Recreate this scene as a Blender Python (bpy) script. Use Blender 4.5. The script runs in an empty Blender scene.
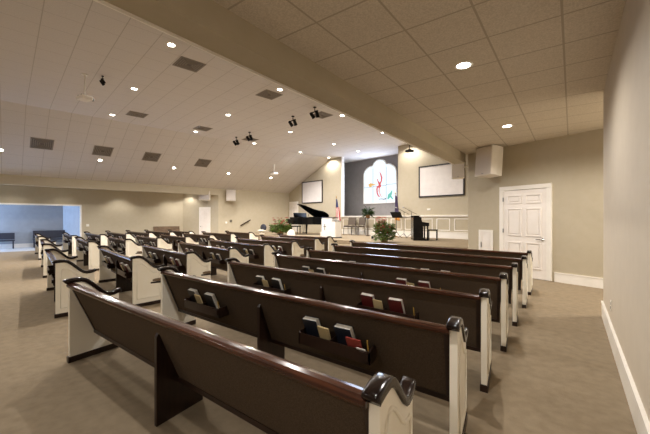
import bpy, bmesh, math, random
from mathutils import Vector, Matrix
random.seed(7)
R=math.radians; PI=math.pi
sc=bpy.context.scene
COL=sc.collection
PHI=R(9.5); SP,CP=math.sin(PHI),math.cos(PHI)
def P(u,v,z=0.0): return Vector((u*CP+v*SP, -u*SP+v*CP, z))     # hall frame to world
HALL=-PHI                                                        # z rotation of the hall frame

# ---------------------------------------------------------------- materials
def lin(c): return tuple(((x/255)/12.92 if x/255<=.04045 else ((x/255+.055)/1.055)**2.4) for x in c)+(1.0,)
def mat(name,c,rough=.6,metal=0.0,spec=.5,coat=0.0):
    m=bpy.data.materials.new(name); m.use_nodes=True
    b=m.node_tree.nodes['Principled BSDF']
    b.inputs['Base Color'].default_value=lin(c); b.inputs['Roughness'].default_value=rough
    b.inputs['Metallic'].default_value=metal; b.inputs['Specular IOR Level'].default_value=spec
    b.inputs['Coat Weight'].default_value=coat
    return m
def noisy(name,c1,c2,scale=20,rough=.7,detail=4,stretch=(1,1,1),bump=0.0,spec=.4,coat=0.0,bscale=None,lo=.35,hi=.65):
    m=mat(name,c1,rough,0,spec,coat); nt=m.node_tree; N=nt.nodes; L=nt.links; b=N['Principled BSDF']
    tc=N.new('ShaderNodeTexCoord'); mp=N.new('ShaderNodeMapping'); mp.inputs['Scale'].default_value=stretch
    nz=N.new('ShaderNodeTexNoise'); nz.inputs['Scale'].default_value=scale; nz.inputs['Detail'].default_value=detail
    cr=N.new('ShaderNodeValToRGB'); cr.color_ramp.elements[0].color=lin(c1); cr.color_ramp.elements[1].color=lin(c2)
    cr.color_ramp.elements[0].position=lo; cr.color_ramp.elements[1].position=hi
    L.new(tc.outputs['Object'],mp.inputs[0]); L.new(mp.outputs[0],nz.inputs[0]); L.new(nz.outputs[0],cr.inputs[0]); L.new(cr.outputs[0],b.inputs['Base Color'])
    if bump:
        n2=N.new('ShaderNodeTexNoise'); n2.inputs['Scale'].default_value=bscale or scale*4; n2.inputs['Detail'].default_value=3
        L.new(mp.outputs[0],n2.inputs[0])
        bp=N.new('ShaderNodeBump'); bp.inputs['Strength'].default_value=bump; bp.inputs['Distance'].default_value=.01
        L.new(n2.outputs[0],bp.inputs['Height']); L.new(bp.outputs[0],b.inputs['Normal'])
    return m
def tiles(name,c1,c2,cline,ox,oy,sx,sy,line=.012,bump=.25,speck=60,cross=1.0):
    """ceiling tile: soft speckle and thin grid lines, object coordinates"""
    m=mat(name,c1,.9,0,.2); nt=m.node_tree; N=nt.nodes; L=nt.links; b=N['Principled BSDF']
    tc=N.new('ShaderNodeTexCoord'); sep=N.new('ShaderNodeSeparateXYZ'); L.new(tc.outputs['Object'],sep.inputs[0])
    nz=N.new('ShaderNodeTexNoise'); nz.inputs['Scale'].default_value=speck; nz.inputs['Detail'].default_value=5; L.new(tc.outputs['Object'],nz.inputs[0])
    cr=N.new('ShaderNodeValToRGB'); cr.color_ramp.elements[0].position=.4; cr.color_ramp.elements[1].position=.6
    cr.color_ramp.elements[0].color=lin(c1); cr.color_ramp.elements[1].color=lin(c2); L.new(nz.outputs[0],cr.inputs[0])
    def ln(out,off,sp,w):
        a=N.new('ShaderNodeMath'); a.operation='SUBTRACT'; a.inputs[1].default_value=off; L.new(out,a.inputs[0])
        d=N.new('ShaderNodeMath'); d.operation='DIVIDE'; d.inputs[1].default_value=sp; L.new(a.outputs[0],d.inputs[0])
        f=N.new('ShaderNodeMath'); f.operation='PINGPONG'; f.inputs[1].default_value=.5; L.new(d.outputs[0],f.inputs[0])
        g=N.new('ShaderNodeMath'); g.operation='LESS_THAN'; g.inputs[1].default_value=w/sp; L.new(f.outputs[0],g.inputs[0]); return g
    gx=ln(sep.outputs[0],ox,sx,line*cross); gy=ln(sep.outputs[1],oy,sy,line)
    mx=N.new('ShaderNodeMath'); mx.operation='MAXIMUM'; L.new(gx.outputs[0],mx.inputs[0]); L.new(gy.outputs[0],mx.inputs[1])
    mix=N.new('ShaderNodeMix'); mix.data_type='RGBA'; L.new(mx.outputs[0],mix.inputs[0]); L.new(cr.outputs[0],mix.inputs[6]); mix.inputs[7].default_value=lin(cline)
    L.new(mix.outputs[2],b.inputs['Base Color'])
    bp=N.new('ShaderNodeBump'); bp.inputs['Strength'].default_value=bump; bp.inputs['Distance'].default_value=.004
    L.new(nz.outputs[0],bp.inputs['Height']); L.new(bp.outputs[0],b.inputs['Normal'])
    return m
def emit(name,c,s):
    m=bpy.data.materials.new(name); m.use_nodes=True; N=m.node_tree.nodes; N.clear()
    e=N.new('ShaderNodeEmission'); e.inputs[0].default_value=lin(c); e.inputs[1].default_value=s
    o=N.new('ShaderNodeOutputMaterial'); m.node_tree.links.new(e.outputs[0],o.inputs[0]); return m

M=dict(
 wall=noisy('beige_wall_paint',(184,173,150),(187,176,154),6,.75,2,bump=.03,bscale=180),
 wall_right=noisy('taupe_wall_paint',(196,184,166),(199,187,169),6,.6,2,bump=.02,bscale=200),
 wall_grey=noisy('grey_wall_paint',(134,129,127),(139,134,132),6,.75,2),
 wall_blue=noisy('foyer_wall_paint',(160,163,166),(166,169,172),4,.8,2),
 ceil=tiles('hall_ceiling_tile',(210,204,199),(216,210,205),(186,179,172),0,.48,.61,.61,.008,.2,40,.6),
 ceil_low=tiles('aisle_ceiling_tile',(200,189,172),(216,205,189),(178,166,148),-.07,3.64,.61,.61,.010,.5,75),
 carpet=noisy('tan_carpet',(141,126,104),(158,142,119),11,.95,10,bump=.6,bscale=260,spec=.1,lo=.25,hi=.75),
 tile=noisy('foyer_floor_and_spill',(190,190,188),(200,200,198),5,.4,2),
 white=noisy('white_trim_paint',(240,235,226),(243,238,230),5,.35,2),
 door=noisy('white_door_paint',(236,229,221),(240,233,226),5,.45,2),
 cream=noisy('cream_pew_paint',(246,239,222),(249,243,228),5,.4,2,spec=.5),
 cap=noisy('dark_walnut_gloss',(20,13,11),(32,20,16),9,.15,5,(1,1,1),spec=.35),
 rail=noisy('red_brown_wood_gloss',(46,25,17),(78,43,26),5,.17,6,(.5,8,8),coat=.1),
 wood=noisy('dark_stained_wood',(34,21,16),(46,30,22),5,.3,5,(1,6,1)),
 fabric=noisy('brown_woven_back_fabric',(72,60,48),(90,76,62),160,.9,2,bump=.3,bscale=500,spec=.15),
 cushion=noisy('seat_fabric',(120,103,84),(138,120,99),120,.95,2,spec=.1),
 black=mat('black_lacquer',(8,8,9),.22,0,.3), blackm=mat('black_metal',(11,11,12),.6,0,.25),
 chrome=mat('chrome',(190,190,190),.2,1.0), steel=mat('grey_steel',(150,148,144),.4,.7),
 page=noisy('paper_page_edges',(246,242,232),(250,247,240),80,.8,2),
 maroon=mat('maroon_cloth',(92,28,26),.5), navy=mat('navy_cloth',(26,32,46),.5), dark=mat('black_cloth_cover',(30,27,27),.5),
 red=mat('red_booklet',(150,60,52),.5), tan=mat('tan_card',(196,176,132),.7), gold=mat('gold_pencil',(196,158,72),.45), whitecard=mat('white_card',(235,232,225),.7),
 screen=noisy('projection_screen_cloth',(222,216,212),(228,222,218),4,.8,2), frame=mat('black_screen_frame',(30,24,22),.5),
 speaker=noisy('white_speaker_cabinet',(226,218,206),(231,224,213),5,.5,2), grille=noisy('speaker_grille_cloth',(206,197,187),(220,211,201),250,.8,2),
 vent=mat('grey_vent_metal',(138,128,117),.6), ventd=mat('vent_dark',(98,90,80),.7),
 pot=mat('white_pot',(225,218,205),.5), basket=noisy('wicker',(120,86,52),(150,110,70),60,.8,2),
 leaf=noisy('green_leaf',(56,88,34),(122,140,66),12,.5,2), leafd=noisy('dark_green_leaf',(30,54,28),(62,86,40),12,.5,2),
 blossom=noisy('red_blossom',(150,34,44),(190,70,72),20,.5,2), pink=noisy('pink_blossom',(196,110,112),(224,160,152),20,.5,2),
 chairfab=noisy('taupe_chair_fabric',(84,74,65),(98,87,76),90,.9,2),
 bench=noisy('brown_bench_wood',(92,72,52),(116,92,68),6,.5,4,(1,5,1)), benchblk=mat('dark_blue_black_seat',(48,50,62),.6),
 linen=noisy('white_cover_cloth',(232,224,206),(240,233,217),8,.8,2),
 flagred=mat('flag_red',(176,36,38),.7), flagwhite=mat('flag_white',(230,226,220),.7), flagblue=mat('flag_blue',(32,38,84),.7), purple=mat('flag_purple',(66,52,84),.7), orange=mat('flag_gold_fringe',(206,138,60),.6),
 brass=mat('brass_pole',(170,130,70),.35,.7),
 lens=emit('lit_lamp_lens',(255,246,228),26.0),
)

# ---------------------------------------------------------------- mesh helpers
class MB:
    def __init__(s): s.bm=bmesh.new()
    def box(s,x0,x1,y0,y1,z0,z1):
        v=[s.bm.verts.new(p) for p in ((x0,y0,z0),(x1,y0,z0),(x1,y1,z0),(x0,y1,z0),(x0,y0,z1),(x1,y0,z1),(x1,y1,z1),(x0,y1,z1))]
        for f in ((0,3,2,1),(4,5,6,7),(0,1,5,4),(1,2,6,5),(2,3,7,6),(3,0,4,7)): s.bm.faces.new([v[i] for i in f])
        return s
    def rbox(s,c,d,rot):                                     # rotated box: centre, dims, Matrix
        n=len(s.bm.verts); s.box(-d[0]/2,d[0]/2,-d[1]/2,d[1]/2,-d[2]/2,d[2]/2); s.bm.verts.ensure_lookup_table()
        for v in s.bm.verts[n:]: v.co=rot@v.co+Vector(c)
        return s
    def prism(s,pts,a,b,axis='x'):                            # polygon extruded from a to b along an axis
        def mk(p,t):
            return {'x':(t,p[0],p[1]),'y':(p[0],t,p[1]),'z':(p[0],p[1],t)}[axis]
        A=[s.bm.verts.new(mk(p,a)) for p in pts]; B=[s.bm.verts.new(mk(p,b)) for p in pts]; n=len(pts)
        fa=s.bm.faces.new(A); fb=s.bm.faces.new(B[::-1])
        for i in range(n): s.bm.faces.new((A[i],B[i],B[(i+1)%n],A[(i+1)%n]))
        return s
    def tube(s,pts,r,n=8,closed=False):
        pts=[Vector(p) for p in pts]; rings=[]; m=len(pts)
        rr=r if isinstance(r,(list,tuple)) else [r]*m
        for i,p in enumerate(pts):
            if closed: t=(pts[(i+1)%m]-pts[i-1])
            else: t=pts[min(i+1,m-1)]-pts[max(i-1,0)]
            if t.length<1e-9: t=Vector((0,0,1))
            t.normalize(); up=Vector((0,0,1)) if abs(t.z)<.95 else Vector((1,0,0))
            a=t.cross(up).normalized(); b=t.cross(a)
            rings.append([s.bm.verts.new(p+(a*math.cos(2*PI*k/n)+b*math.sin(2*PI*k/n))*rr[i]) for k in range(n)])
        for i in range(m if closed else m-1):
            A,B=rings[i],rings[(i+1)%m]
            for k in range(n): s.bm.faces.new((A[k],A[(k+1)%n],B[(k+1)%n],B[k]))
        if not closed: s.bm.faces.new(rings[0][::-1]); s.bm.faces.new(rings[-1])
        return s
    def lathe(s,prof,c=(0,0,0),n=20):
        rings=[[s.bm.verts.new((c[0]+r*math.cos(2*PI*k/n),c[1]+r*math.sin(2*PI*k/n),c[2]+z)) for k in range(n)] for r,z in prof]
        for A,B in zip(rings,rings[1:]):
            for k in range(n): s.bm.faces.new((A[k],A[(k+1)%n],B[(k+1)%n],B[k]))
        s.bm.faces.new(rings[0][::-1]); s.bm.faces.new(rings[-1]); return s
    def ball(s,c,r,sx=1,sy=1,sz=1,u=12,v=8):
        bmesh.ops.create_uvsphere(s.bm,u_segments=u,v_segments=v,radius=r,matrix=Matrix.Translation(c)@Matrix.Diagonal((sx,sy,sz,1))); return s
    def quad(s,*p): s.bm.faces.new([s.bm.verts.new(q) for q in p]); return s
    def mesh(s,name,m,smooth=False):
        bmesh.ops.recalc_face_normals(s.bm,faces=s.bm.faces)
        me=bpy.data.meshes.new(name); s.bm.to_mesh(me); s.bm.free(); me.materials.append(m)
        if smooth:
            for p in me.polygons: p.use_smooth=True
        return me
def link(name,me,parent=None,bevel=0.0,seg=2):
    o=bpy.data.objects.new(name,me); COL.objects.link(o)
    if parent is not None: o.parent=parent
    if bevel:
        b=o.modifiers.new('bevel','BEVEL'); b.width=bevel; b.segments=seg; b.limit_method='ANGLE'; b.angle_limit=R(35); b.harden_normals=False
    return o
def obj(name,mb,m,parent=None,smooth=False,bevel=0.0,seg=2): return link(name,mb.mesh(name,m,smooth),parent,bevel,seg)
def tag(o,label,cat,group=None,loc=None,rz=None):
    o['label']=label; o['category']=cat
    if group: o['group']=group
    if loc is not None: o.location=loc
    if rz is not None: o.rotation_euler=(0,0,rz)
    return o
def thing(name,label,cat,loc=(0,0,0),rz=0,group=None):
    o=bpy.data.objects.new(name,None); COL.objects.link(o); o.empty_display_size=.1
    return tag(o,label,cat,group,loc,rz)
def struct(name,mb,m,hall=False,parent=None,bevel=0):
    o=obj(name,mb,m,parent,bevel=bevel)
    if parent is None:
        o['kind']='structure'
        if hall: o.rotation_euler=(0,0,HALL)
    return o

# ---------------------------------------------------------------- the room
ZC=5.2; UF=-14.85; UL=-19.1; ZE=3.25; V0=-9.0; VW=14.75; VR=16.6; ZG=3.22; ST=.5
UO0,UO1=-13.86,-9.85          # opening of the recess in the stage wall
DC=(-2.33,9.83)               # corner where the door wall ends
def hallmb(): return MB()
def toUV(x,y): return (CP*x-SP*y, SP*x+CP*y)
# floor
fl=MB(); fl.prism([(-27,-11),(4.2,-11),(4.2,20),(-27,20)],-.12,0,'z'); struct('floor',fl,M['carpet'])
ff=MB(); ff.prism([(-22.1,-3.2),(-19.75,-3.2),(-19.45,1.2),(-20.0,2.69),(-22.1,2.69)],.0,.006,'z'); struct('floor_foyer_light_spill',ff,M['tile'],True)  # tile reaches past the opening; pale front wedge paints daylight spilling onto the carpet
# main ceiling: flat part and sloping part
bu0=toUV(-2.7,-9.5); bu1=toUV(-2.7,9.9)
rc=(-5.95,VW)                                          # end of return wall in hall frame
c=MB(); c.prism([(UF,V0-.3),(bu0[0]+.9,V0-.3),(toUV(-2.55,9.9)[0]+.15,9.45),(rc[0]+.25,VW+.2),(UO1+.5,VW+.2),(UO1+.5,VR+.15),(UO0-2.3,VR+.15),(UO0-2.3,VW+.15),(UF,VW+.15)],ZC,ZC+.12,'z')
struct('ceiling_main',c,M['ceil'],True)
c=MB(); c.prism([(UF,ZC),(UL-.15,ZE-.0685),(UL-.15,ZE+.06),(UF,ZC+.12)],V0-.3,VW+.2,'y'); struct('ceiling_slope',c,M['ceil'],True)
# low ceiling above the side aisle
c=MB(); dwl=lambda x: 8.9-.4*x
c.prism([(-2.42,-9.4),(4.2,-9.4),(4.2,dwl(4.2)+.1),(-2.42,dwl(-2.42)+.1)],ZG,ZG+.1,'z'); struct('ceiling_aisle',c,M['ceil_low'])
# beam: deep downstand between hall and aisle
b=MB(); b.box(-2.70,-2.40,-9.2,9.86,2.97,ZC+.1); struct('trim_1',b,M['wall'])
b=MB(); b.box(-2.725,-2.70,-9.2,9.8,2.95,2.985); struct('trim_2',b,M['white'])
# right wall ends in a corner, side alcove beyond it
w=MB(); w.box(.36,.60,-9.2,6.19,0,ZG+.02); struct('wall_right',w,M['wall_right'])
w=MB(); w.box(3.2,3.35,6.0,8.0,0,ZG); w.box(.6,3.35,6.0,6.19,0,ZG); struct('wall_alcove',w,M['wall'])
b=MB(); b.box(.342,.36,-9.2,6.205,0,.205); b.box(.335,.36,-9.2,6.21,.205,.225); struct('baseboard_right',b,M['white'])
# door wall, angled
DA=math.atan2(-.4,1); dl=math.hypot(1,.4)
def dwp(x): return (x,dwl(x),0)
w=MB(); w.box(0,7.2,0,.15,0,ZG+.02); w.box(0,.28,0,.15,ZG,ZC+.05)
o=struct('wall_door',w,M['wall']); o.location=(DC[0],DC[1],0); o.rotation_euler=(0,0,DA)
def onDW(o,x):
    o.location=(x,dwl(x),0); o.rotation_euler=(0,0,DA); return o
bs=MB(); x0=(-.31+2.33)*dl; bs.box(x0,7.1,-.02,0,0,.19); bs.box(x0,7.1,-.027,0,.19,.21); o=struct('baseboard_door',bs,M['white']); o.location=(DC[0],DC[1],0); o.rotation_euler=(0,0,DA)
# return wall from the corner back to the stage wall
ra=P(rc[0],rc[1]); w=MB(); dx,dy=ra.x-DC[0],ra.y-DC[1]; L_=math.hypot(dx,dy); w.box(0,L_,-.15,0,0,ZC+.05)
o=struct('wall_return',w,M['wall']); o.location=(DC[0],DC[1],0); RA=math.atan2(dy,dx); o.rotation_euler=(0,0,RA)
# stage wall with the recess opening
w=MB()
w.prism([(UL-.1,0),(UO0,0),(UO0,ZC+.02),(UF,ZC+.02),(UL-.1,ZE-.04)],VW,VW+.15,'y')
w.box(UO1,rc[0]+.15,VW,VW+.15,0,ZC+.02); w.box(UO0,UO1,VW,VW+.15,0,1.5)
struct('wall_front',w,M['wall'],True)
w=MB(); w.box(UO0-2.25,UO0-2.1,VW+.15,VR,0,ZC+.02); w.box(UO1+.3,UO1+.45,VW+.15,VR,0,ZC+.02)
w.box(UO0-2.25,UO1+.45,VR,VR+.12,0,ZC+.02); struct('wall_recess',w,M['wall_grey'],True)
t=MB(); t.box(UO0-.05,UO0+.03,VW-.02,VW+.17,1.5,ZC); struct('trim_3',t,M['white'],True)
# wainscot: cap rail, panel mouldings, tall baseboard
t=MB(); t.box(UO0-.05,rc[0]+.0,VW-.04,VW,1.49,1.53); t.box(UO0-.05,rc[0]+.0,VW-.07,VW+.02,1.53,1.58); t.box(UO0+.03,UO1,VW,VR,1.50,1.53); struct('trim_4',t,M['white'],True)
t=MB(); t.box(UO0,rc[0],VW-.03,VW,ST,ST+.27); t.box(UO0,rc[0],VW-.045,VW,ST+.27,ST+.30); struct('baseboard_stage',t,M['white'],True)
def frame_mb(mb,x0,x1,z0,z1,y0,y1,w):
    mb.box(x0,x1,y0,y1,z0,z0+w); mb.box(x0,x1,y0,y1,z1-w,z1); mb.box(x0,x0+w,y0,y1,z0+w,z1-w); mb.box(x1-w,x1,y0,y1,z0+w,z1-w)
t=MB(); n=9; sp_=(rc[0]-.12-UO0)/n
for i in range(n):
    x=UO0+.1+i*sp_; frame_mb(t,x,x+sp_-.2,ST+.36,1.42,VW-.018,VW,.035)
struct('trim_5',t,M['white'],True)
# left wall with recess below a soffit
VI=9.34
w=MB(); w.box(UL-.15,UL,VI,VW+.15,0,ZE+.06); w.box(UL-.22,UL,V0-.3,VI,2.84,ZE+.06); struct('wall_left',w,M['wall'],True)
UB=-20.6; VC=7.78; OV=2.69
w=MB(); w.box(UB-.15,UB,OV,VC,0,3.12); w.box(UB-.15,UB,V0-.3,OV,2.07,3.12); w.box(UB-.15,UB,V0-.3,-3.2,0,2.07); struct('wall_recess_left',w,M['wall'],True)
ang=MB(); ang.prism([(UB,VC),(UL,VI),(UL-.15,VI+.12),(UB-.15,VC+.1)],0,3.12,'z'); struct('wall_recess_end',ang,M['wall'],True)
c=MB(); c.box(UB-.15,UL-.2,V0-.3,VI+.1,3.1,3.2); struct('ceiling_recess',c,M['wall'],True)
t=MB(); t.box(UB-.16,UB+.02,-3.2,OV+.06,2.05,2.12); t.box(UB-.16,UB+.02,OV,OV+.07,0,2.05); struct('trim_6',t,M['white'],True)
# foyer behind
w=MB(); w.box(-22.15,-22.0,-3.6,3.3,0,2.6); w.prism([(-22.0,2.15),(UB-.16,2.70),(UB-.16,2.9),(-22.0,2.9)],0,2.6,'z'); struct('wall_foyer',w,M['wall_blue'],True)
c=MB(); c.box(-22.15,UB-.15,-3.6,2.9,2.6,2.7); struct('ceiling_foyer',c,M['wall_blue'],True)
bs=MB(); bs.box(-22.0,-21.98,-3.3,2.15,0,.2); struct('baseboard_foyer',bs,M['white'],True)
# back wall behind the camera
w=MB(); ub=toUV(.6,-9.0); w.box(UB-2,ub[0]+.8,V0-.35,V0-.2,0,ZC+.1); struct('wall_back',w,M['wall'],True)
# stage platform and steps
stg=MB(); ru=toUV(-2.6,10.6)
stg.prism([(UL,10.3),(-4.35,10.3),(rc[0]+.02,VW),(UL,VW)],0,ST,'z'); struct('floor_stage',stg,M['carpet'],True)
for k in range(2):
    s_=MB(); s_.prism([(-16.4,10.3-.3*(k+1)),(-4.3+.02,10.3-.3*(k+1)),(-4.33,10.3-.3*k),(-16.4,10.3-.3*k)],0,ST-(k+1)*ST/3,'z'); struct('floor_step_%d'%(k+1),s_,M['carpet'],True)

# ---------------------------------------------------------------- doors
def panel_door(w,h,parent,name_handle=True,hx=None):
    mb=MB(); mb.box(0,w,-.02,.02,0,h); obj('door_leaf',mb,M['door'],parent,bevel=.003)
    pm=MB(); st=.11; mid=.09; pw=(w-2*st-mid)/2; rows=[(.20,.38*h),(.46*h,.80*h-.0),(.86*h,.95*h)]
    rows=[(.22,.40*h),(.47*h,.79*h),(.845*h,.945*h)]
    for a,b in rows:
        for i in range(2):
            x=st+i*(pw+mid); frame_mb(pm,x,x+pw,a,b,-.038,-.02,.026); pm.box(x+.06,x+pw-.06,-.034,-.02,a+.06,b-.06)
    obj('door_panel',pm,M['door'],parent,bevel=.002)
root=thing('panel_door','white six panel door with silver lever handle in the angled right-hand wall','door',dwp(-1.375),DA)
onDW(root,-1.375); W=.93*dl
panel_door(W,2.09,root)
root.location.x+= .02*math.sin(DA)*1; 
off=Matrix.Rotation(DA,4,'Z')@Vector((0,-.024,.008)); root.location=Vector(dwp(-1.375))+off
cs=MB(); cs.box(-.10,0,-.03,.022,0,2.10); cs.box(W,W+.10,-.03,.022,0,2.10); cs.box(-.10,W+.10,-.03,.022,2.10,2.20)
obj('casing',cs,M['white'],root,bevel=.006)
h=MB(); h.lathe([(.03,0),(.03,.012),(.012,.014),(.012,.05)],n=14); bmesh.ops.rotate(h.bm,verts=h.bm.verts,cent=(0,0,0),matrix=Matrix.Rotation(R(90),3,'X'))
bmesh.ops.translate(h.bm,verts=h.bm.verts,vec=(W-.08,-.02,.92)); h.tube([(W-.08,-.065,.92),(W-.14,-.07,.925),(W-.21,-.068,.915)],.011,8)
obj('lever_handle',h,M['chrome'],root,smooth=True)
for zz in (.3,1.1,1.88):
    hg=MB(); hg.box(-.012,.012,-.034,-.018,zz-.05,zz+.05); obj('hinge',hg,M['steel'],root)

root=thing('panel_door','white panel door at the far left end of the stage, behind the grand piano','door',P(-18.98,VW-.025,ST),HALL)
panel_door(.86,2.05,root); cs=MB(); cs.box(-.05,0,-.02,.022,0,2.1); cs.box(.86,.94,-.02,.022,0,2.1); cs.box(-.05,.94,-.02,.022,2.05,2.13); obj('casing',cs,M['white'],root)
# door in the angled recess end wall
d0=Vector((UB,VC)); d1=Vector((UL,VI)); dd=(d1-d0).normalized(); q=d0+dd*1.04
an=math.atan2(dd.y,dd.x); nrm=Vector((dd.y,-dd.x))
q2=q+nrm*.025
root=thing('panel_door','plain white door in the far left recess below a white speaker','door',P(q2.x,q2.y,0),HALL+an)
panel_door(.6,2.06,root); cs=MB(); cs.box(-.04,0,-.02,.022,0,2.1); cs.box(.60,.64,-.02,.022,0,2.1); cs.box(-.04,.64,-.02,.022,2.06,2.12); obj('casing',cs,M['white'],root)
kb=MB(); kb.ball((.07,-.06,.95),.03); obj('door_knob',kb,M['chrome'],root,smooth=True)

# ---------------------------------------------------------------- pews
CAPP=[(-.034,.790),(-.024,.798),(.0,.801),(.05,.804),(.10,.803),(.14,.789),(.19,.750),(.24,.700),(.29,.650),(.33,.620),(.37,.608),(.41,.609),(.45,.619),(.485,.632)]
def end_meshes():
    top=[(y,z-.012) for y,z in CAPP if 0<=y<.47]
    prof=[(0,.0)]+[(0,top[0][1])]+top+[(.47,top[-1][1]+.008),(.47,0)]
    pr=[(0,0)]+[(0,.776)]+[p for p in top[1:]]+[(.465,.606),(.465,0)]
    e=MB(); e.prism(pr,-.023,.023,'x'); me=e.mesh('end_panel',M['cream'])
    c=MB(); n=len(CAPP); ring=[]
    hw=.036; th=.023
    for i,(y,z) in enumerate(CAPP):
        a=CAPP[max(i-1,0)]; b_=CAPP[min(i+1,n-1)]; ty,tz=b_[0]-a[0],b_[1]-a[1]; l=math.hypot(ty,tz); ny,nz=-tz/l,ty/l
        sec=[(-hw*.96,-th*.8),(-hw,-th*.6),(-hw,th*.5),(-hw*.95,th*.75),(-hw*.82,th*.9),(-hw*.5,th*.97),(hw*.5,th*.97),(hw*.82,th*.9),(hw*.95,th*.75),(hw,th*.5),(hw,-th*.6),(hw*.96,-th*.8)]
        ring.append([c.bm.verts.new((sx,y+ny*sn,z-.008+nz*sn)) for sx,sn in sec])
    for A,B in zip(ring,ring[1:]):
        for k in range(len(A)): c.bm.faces.new((A[k],A[(k+1)%len(A)],B[(k+1)%len(A)],B[k]))
    c.bm.faces.new(ring[0]); c.bm.faces.new(ring[-1][::-1])
    mc=c.mesh('end_cap',M['cap'],True)
    bt=MB(); bt.box(-.030,.030,-.012,.482,0,.055); mb_=bt.mesh('base_trim',M['wood'])
    def mould(sgn):
        x=sgn*.024; path=[(.06,.13),(.06,.66)]+[(.09,.69),(.13,.685),(.17,.66),(.22,.61),(.27,.56),(.32,.525),(.37,.515),(.405,.52)]+[(.405,.13)]
        m=MB(); m.tube([(x,a,b) for a,b in path],.010,6,closed=True); return m.mesh('moulding',M['cream'],True)
    return me,mc,mb_,mould(-1),mould(1)
ENDM=end_meshes()
def tilt_pt(t): # rear surface of the back: (y,z) with t from bottom (0) to top (1)
    return (.225+( .006-.225)*t, .25+(.755-.25)*t)
RAKE=math.atan2(.219,.505)
dv=MB(); dv.prism([(.045,0),(.045,.60),(.062,.625),(.238,.225),(.40,.30),(.43,.30),(.43,0)],-.015,.015,'x'); DIVM=dv.mesh('support',M['wood'])
ck=MB()   # hymnal rack: tray, front board, cheeks, card cups
def rack_mesh():
    m=MB(); w=.325
    m.box(-w,w,0,.135,.415,.43); m.box(-w,w,-.012,0,.42,.505)
    for x in (-w,w-.012): m.prism([(-.012,.415),(-.012,.505),(.0,.515),(.098,.515),(.142,.415)],x,x+.012,'x')
    m.box(-.03,-.018,0,.12,.42,.50)
    m.box(w-.08,w-.012,-.03,-.012,.45,.50)
    return m.mesh('book_rack',M['wood'])
RACKM=rack_mesh()
ORD=['rearmost','second','third','fourth','fifth','sixth','seventh','foremost']
pew_info={}; SK={}
def shear(k): return Matrix(((1,-k,0,0),(0,1,0,0),(0,0,1,0),(0,0,0,1)))
def make_pew(block,i,Lp,Rp,racks=True,skew=0.0):
    dx,dy=Rp[0]-Lp[0],Rp[1]-Lp[1]; L=math.hypot(dx,dy); a=math.atan2(dy,dx)
    lab='dark brown pew with cream scrolled ends, %s row of the %s block'%(ORD[i],block)
    t=thing('church_pew',lab,'pew',(Lp[0],Lp[1],0),a,'church pews')
    for x,s in ((.023,-1),(L-.023,1)):
        e=link('end_panel',ENDM[0],t,.003); e.location=(x,0,0)
        for nm,me in (('end_cap',ENDM[1]),('base_trim',ENDM[2]),('moulding',ENDM[3 if s<0 else 4])):
            q=link(nm,me,e)
    x0,x1=.046,L-.046
    # raked back: fabric panel in a thin wooden border
    b=MB(); pr=[tilt_pt(.015),tilt_pt(.985)]; th=.026; ny,nz=math.cos(RAKE)*th,math.sin(RAKE)*th
    b.prism([pr[0],pr[1],(pr[1][0]+ny,pr[1][1]+nz),(pr[0][0]+ny,pr[0][1]+nz)],x0+.03,x1-.03,'x'); obj('backrest',b,M['fabric'],t)
    fr=MB(); p0,p1=tilt_pt(0),tilt_pt(1.0); e_=.005
    q0=(p0[0]-.006,p0[1]-.004); q1=(p1[0]-.006,p1[1]-.004)
    for xa,xb in ((x0,x0+.035),(x1-.035,x1)): fr.prism([q0,q1,(q1[0]+ny,q1[1]+nz),(q0[0]+ny,q0[1]+nz)],xa,xb,'x')
    fr.box(x0,x1,p0[0]-.012,p0[0]+.03,p0[1]-.018,p0[1]+.014)
    obj('back_frame',fr,M['wood'],t)
    rl=MB(); rp=[(-.022,.738),(-.030,.752),(-.026,.766),(-.008,.774),(.02,.776),(.045,.772),(.056,.76),(.052,.742),(.035,.732)]
    rl.prism(rp,x0,x1,'x'); obj('top_rail',rl,M['rail'],t,smooth=False,bevel=.003)
    s_=MB(); s_.box(x0,x1,.19,.45,.345,.37); obj('seat',s_,M['wood'],t)
    cu=MB(); cu.box(x0+.005,x1-.005,.20,.455,.371,.42); obj('seat_cushion',cu,M['cushion'],t,bevel=.015,seg=3)
    d=link('support',DIVM,t); d.location=(L/2,0,0)
    if racks:
        for s in (-1,1):
            r=link('book_rack',RACKM,t); r.location=(L/2+s*min(L/4,.86),0,0)
    if skew:
        k=math.tan(skew)
        for o in [c for e in t.children for c in (e,)+tuple(e.children)]:
            if o.data.get('skewed') : continue
            if o.data.users>1:
                key=(o.data.name,round(skew,4))
                if key not in SK:
                    SK[key]=o.data.copy(); SK[key].transform(shear(k)); SK[key]['skewed']=1
                o.data=SK[key]
            else: o.data.transform(shear(k)); o.data['skewed']=1
    pew_info[(block,i)]=(t,L,a,Lp)
    return t
A_=[((-3.97,1.11),(-.53,1.03)),((-4.02,2.05),(-.52,1.96)),((-4.12,3.10),(-.55,2.93)),((-4.27,4.20),(-.56,3.95)),((-4.38,5.25),(-.58,4.97)),((-4.62,6.50),(-.58,6.05)),((-4.90,7.75),(-.61,7.15))]
B_=[((-8.25,1.97),(-5.85,1.49)),((-8.36,2.90),(-5.52,2.38)),((-8.45,3.85),(-5.52,3.30)),((-8.72,4.93),(-5.65,4.33)),((-8.93,6.02),(-5.85,5.48)),((-8.88,7.02),(-6.02,6.65)),((-9.25,8.42),(-6.38,8.10)),((-9.30,9.42),(-6.60,9.10))]
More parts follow.
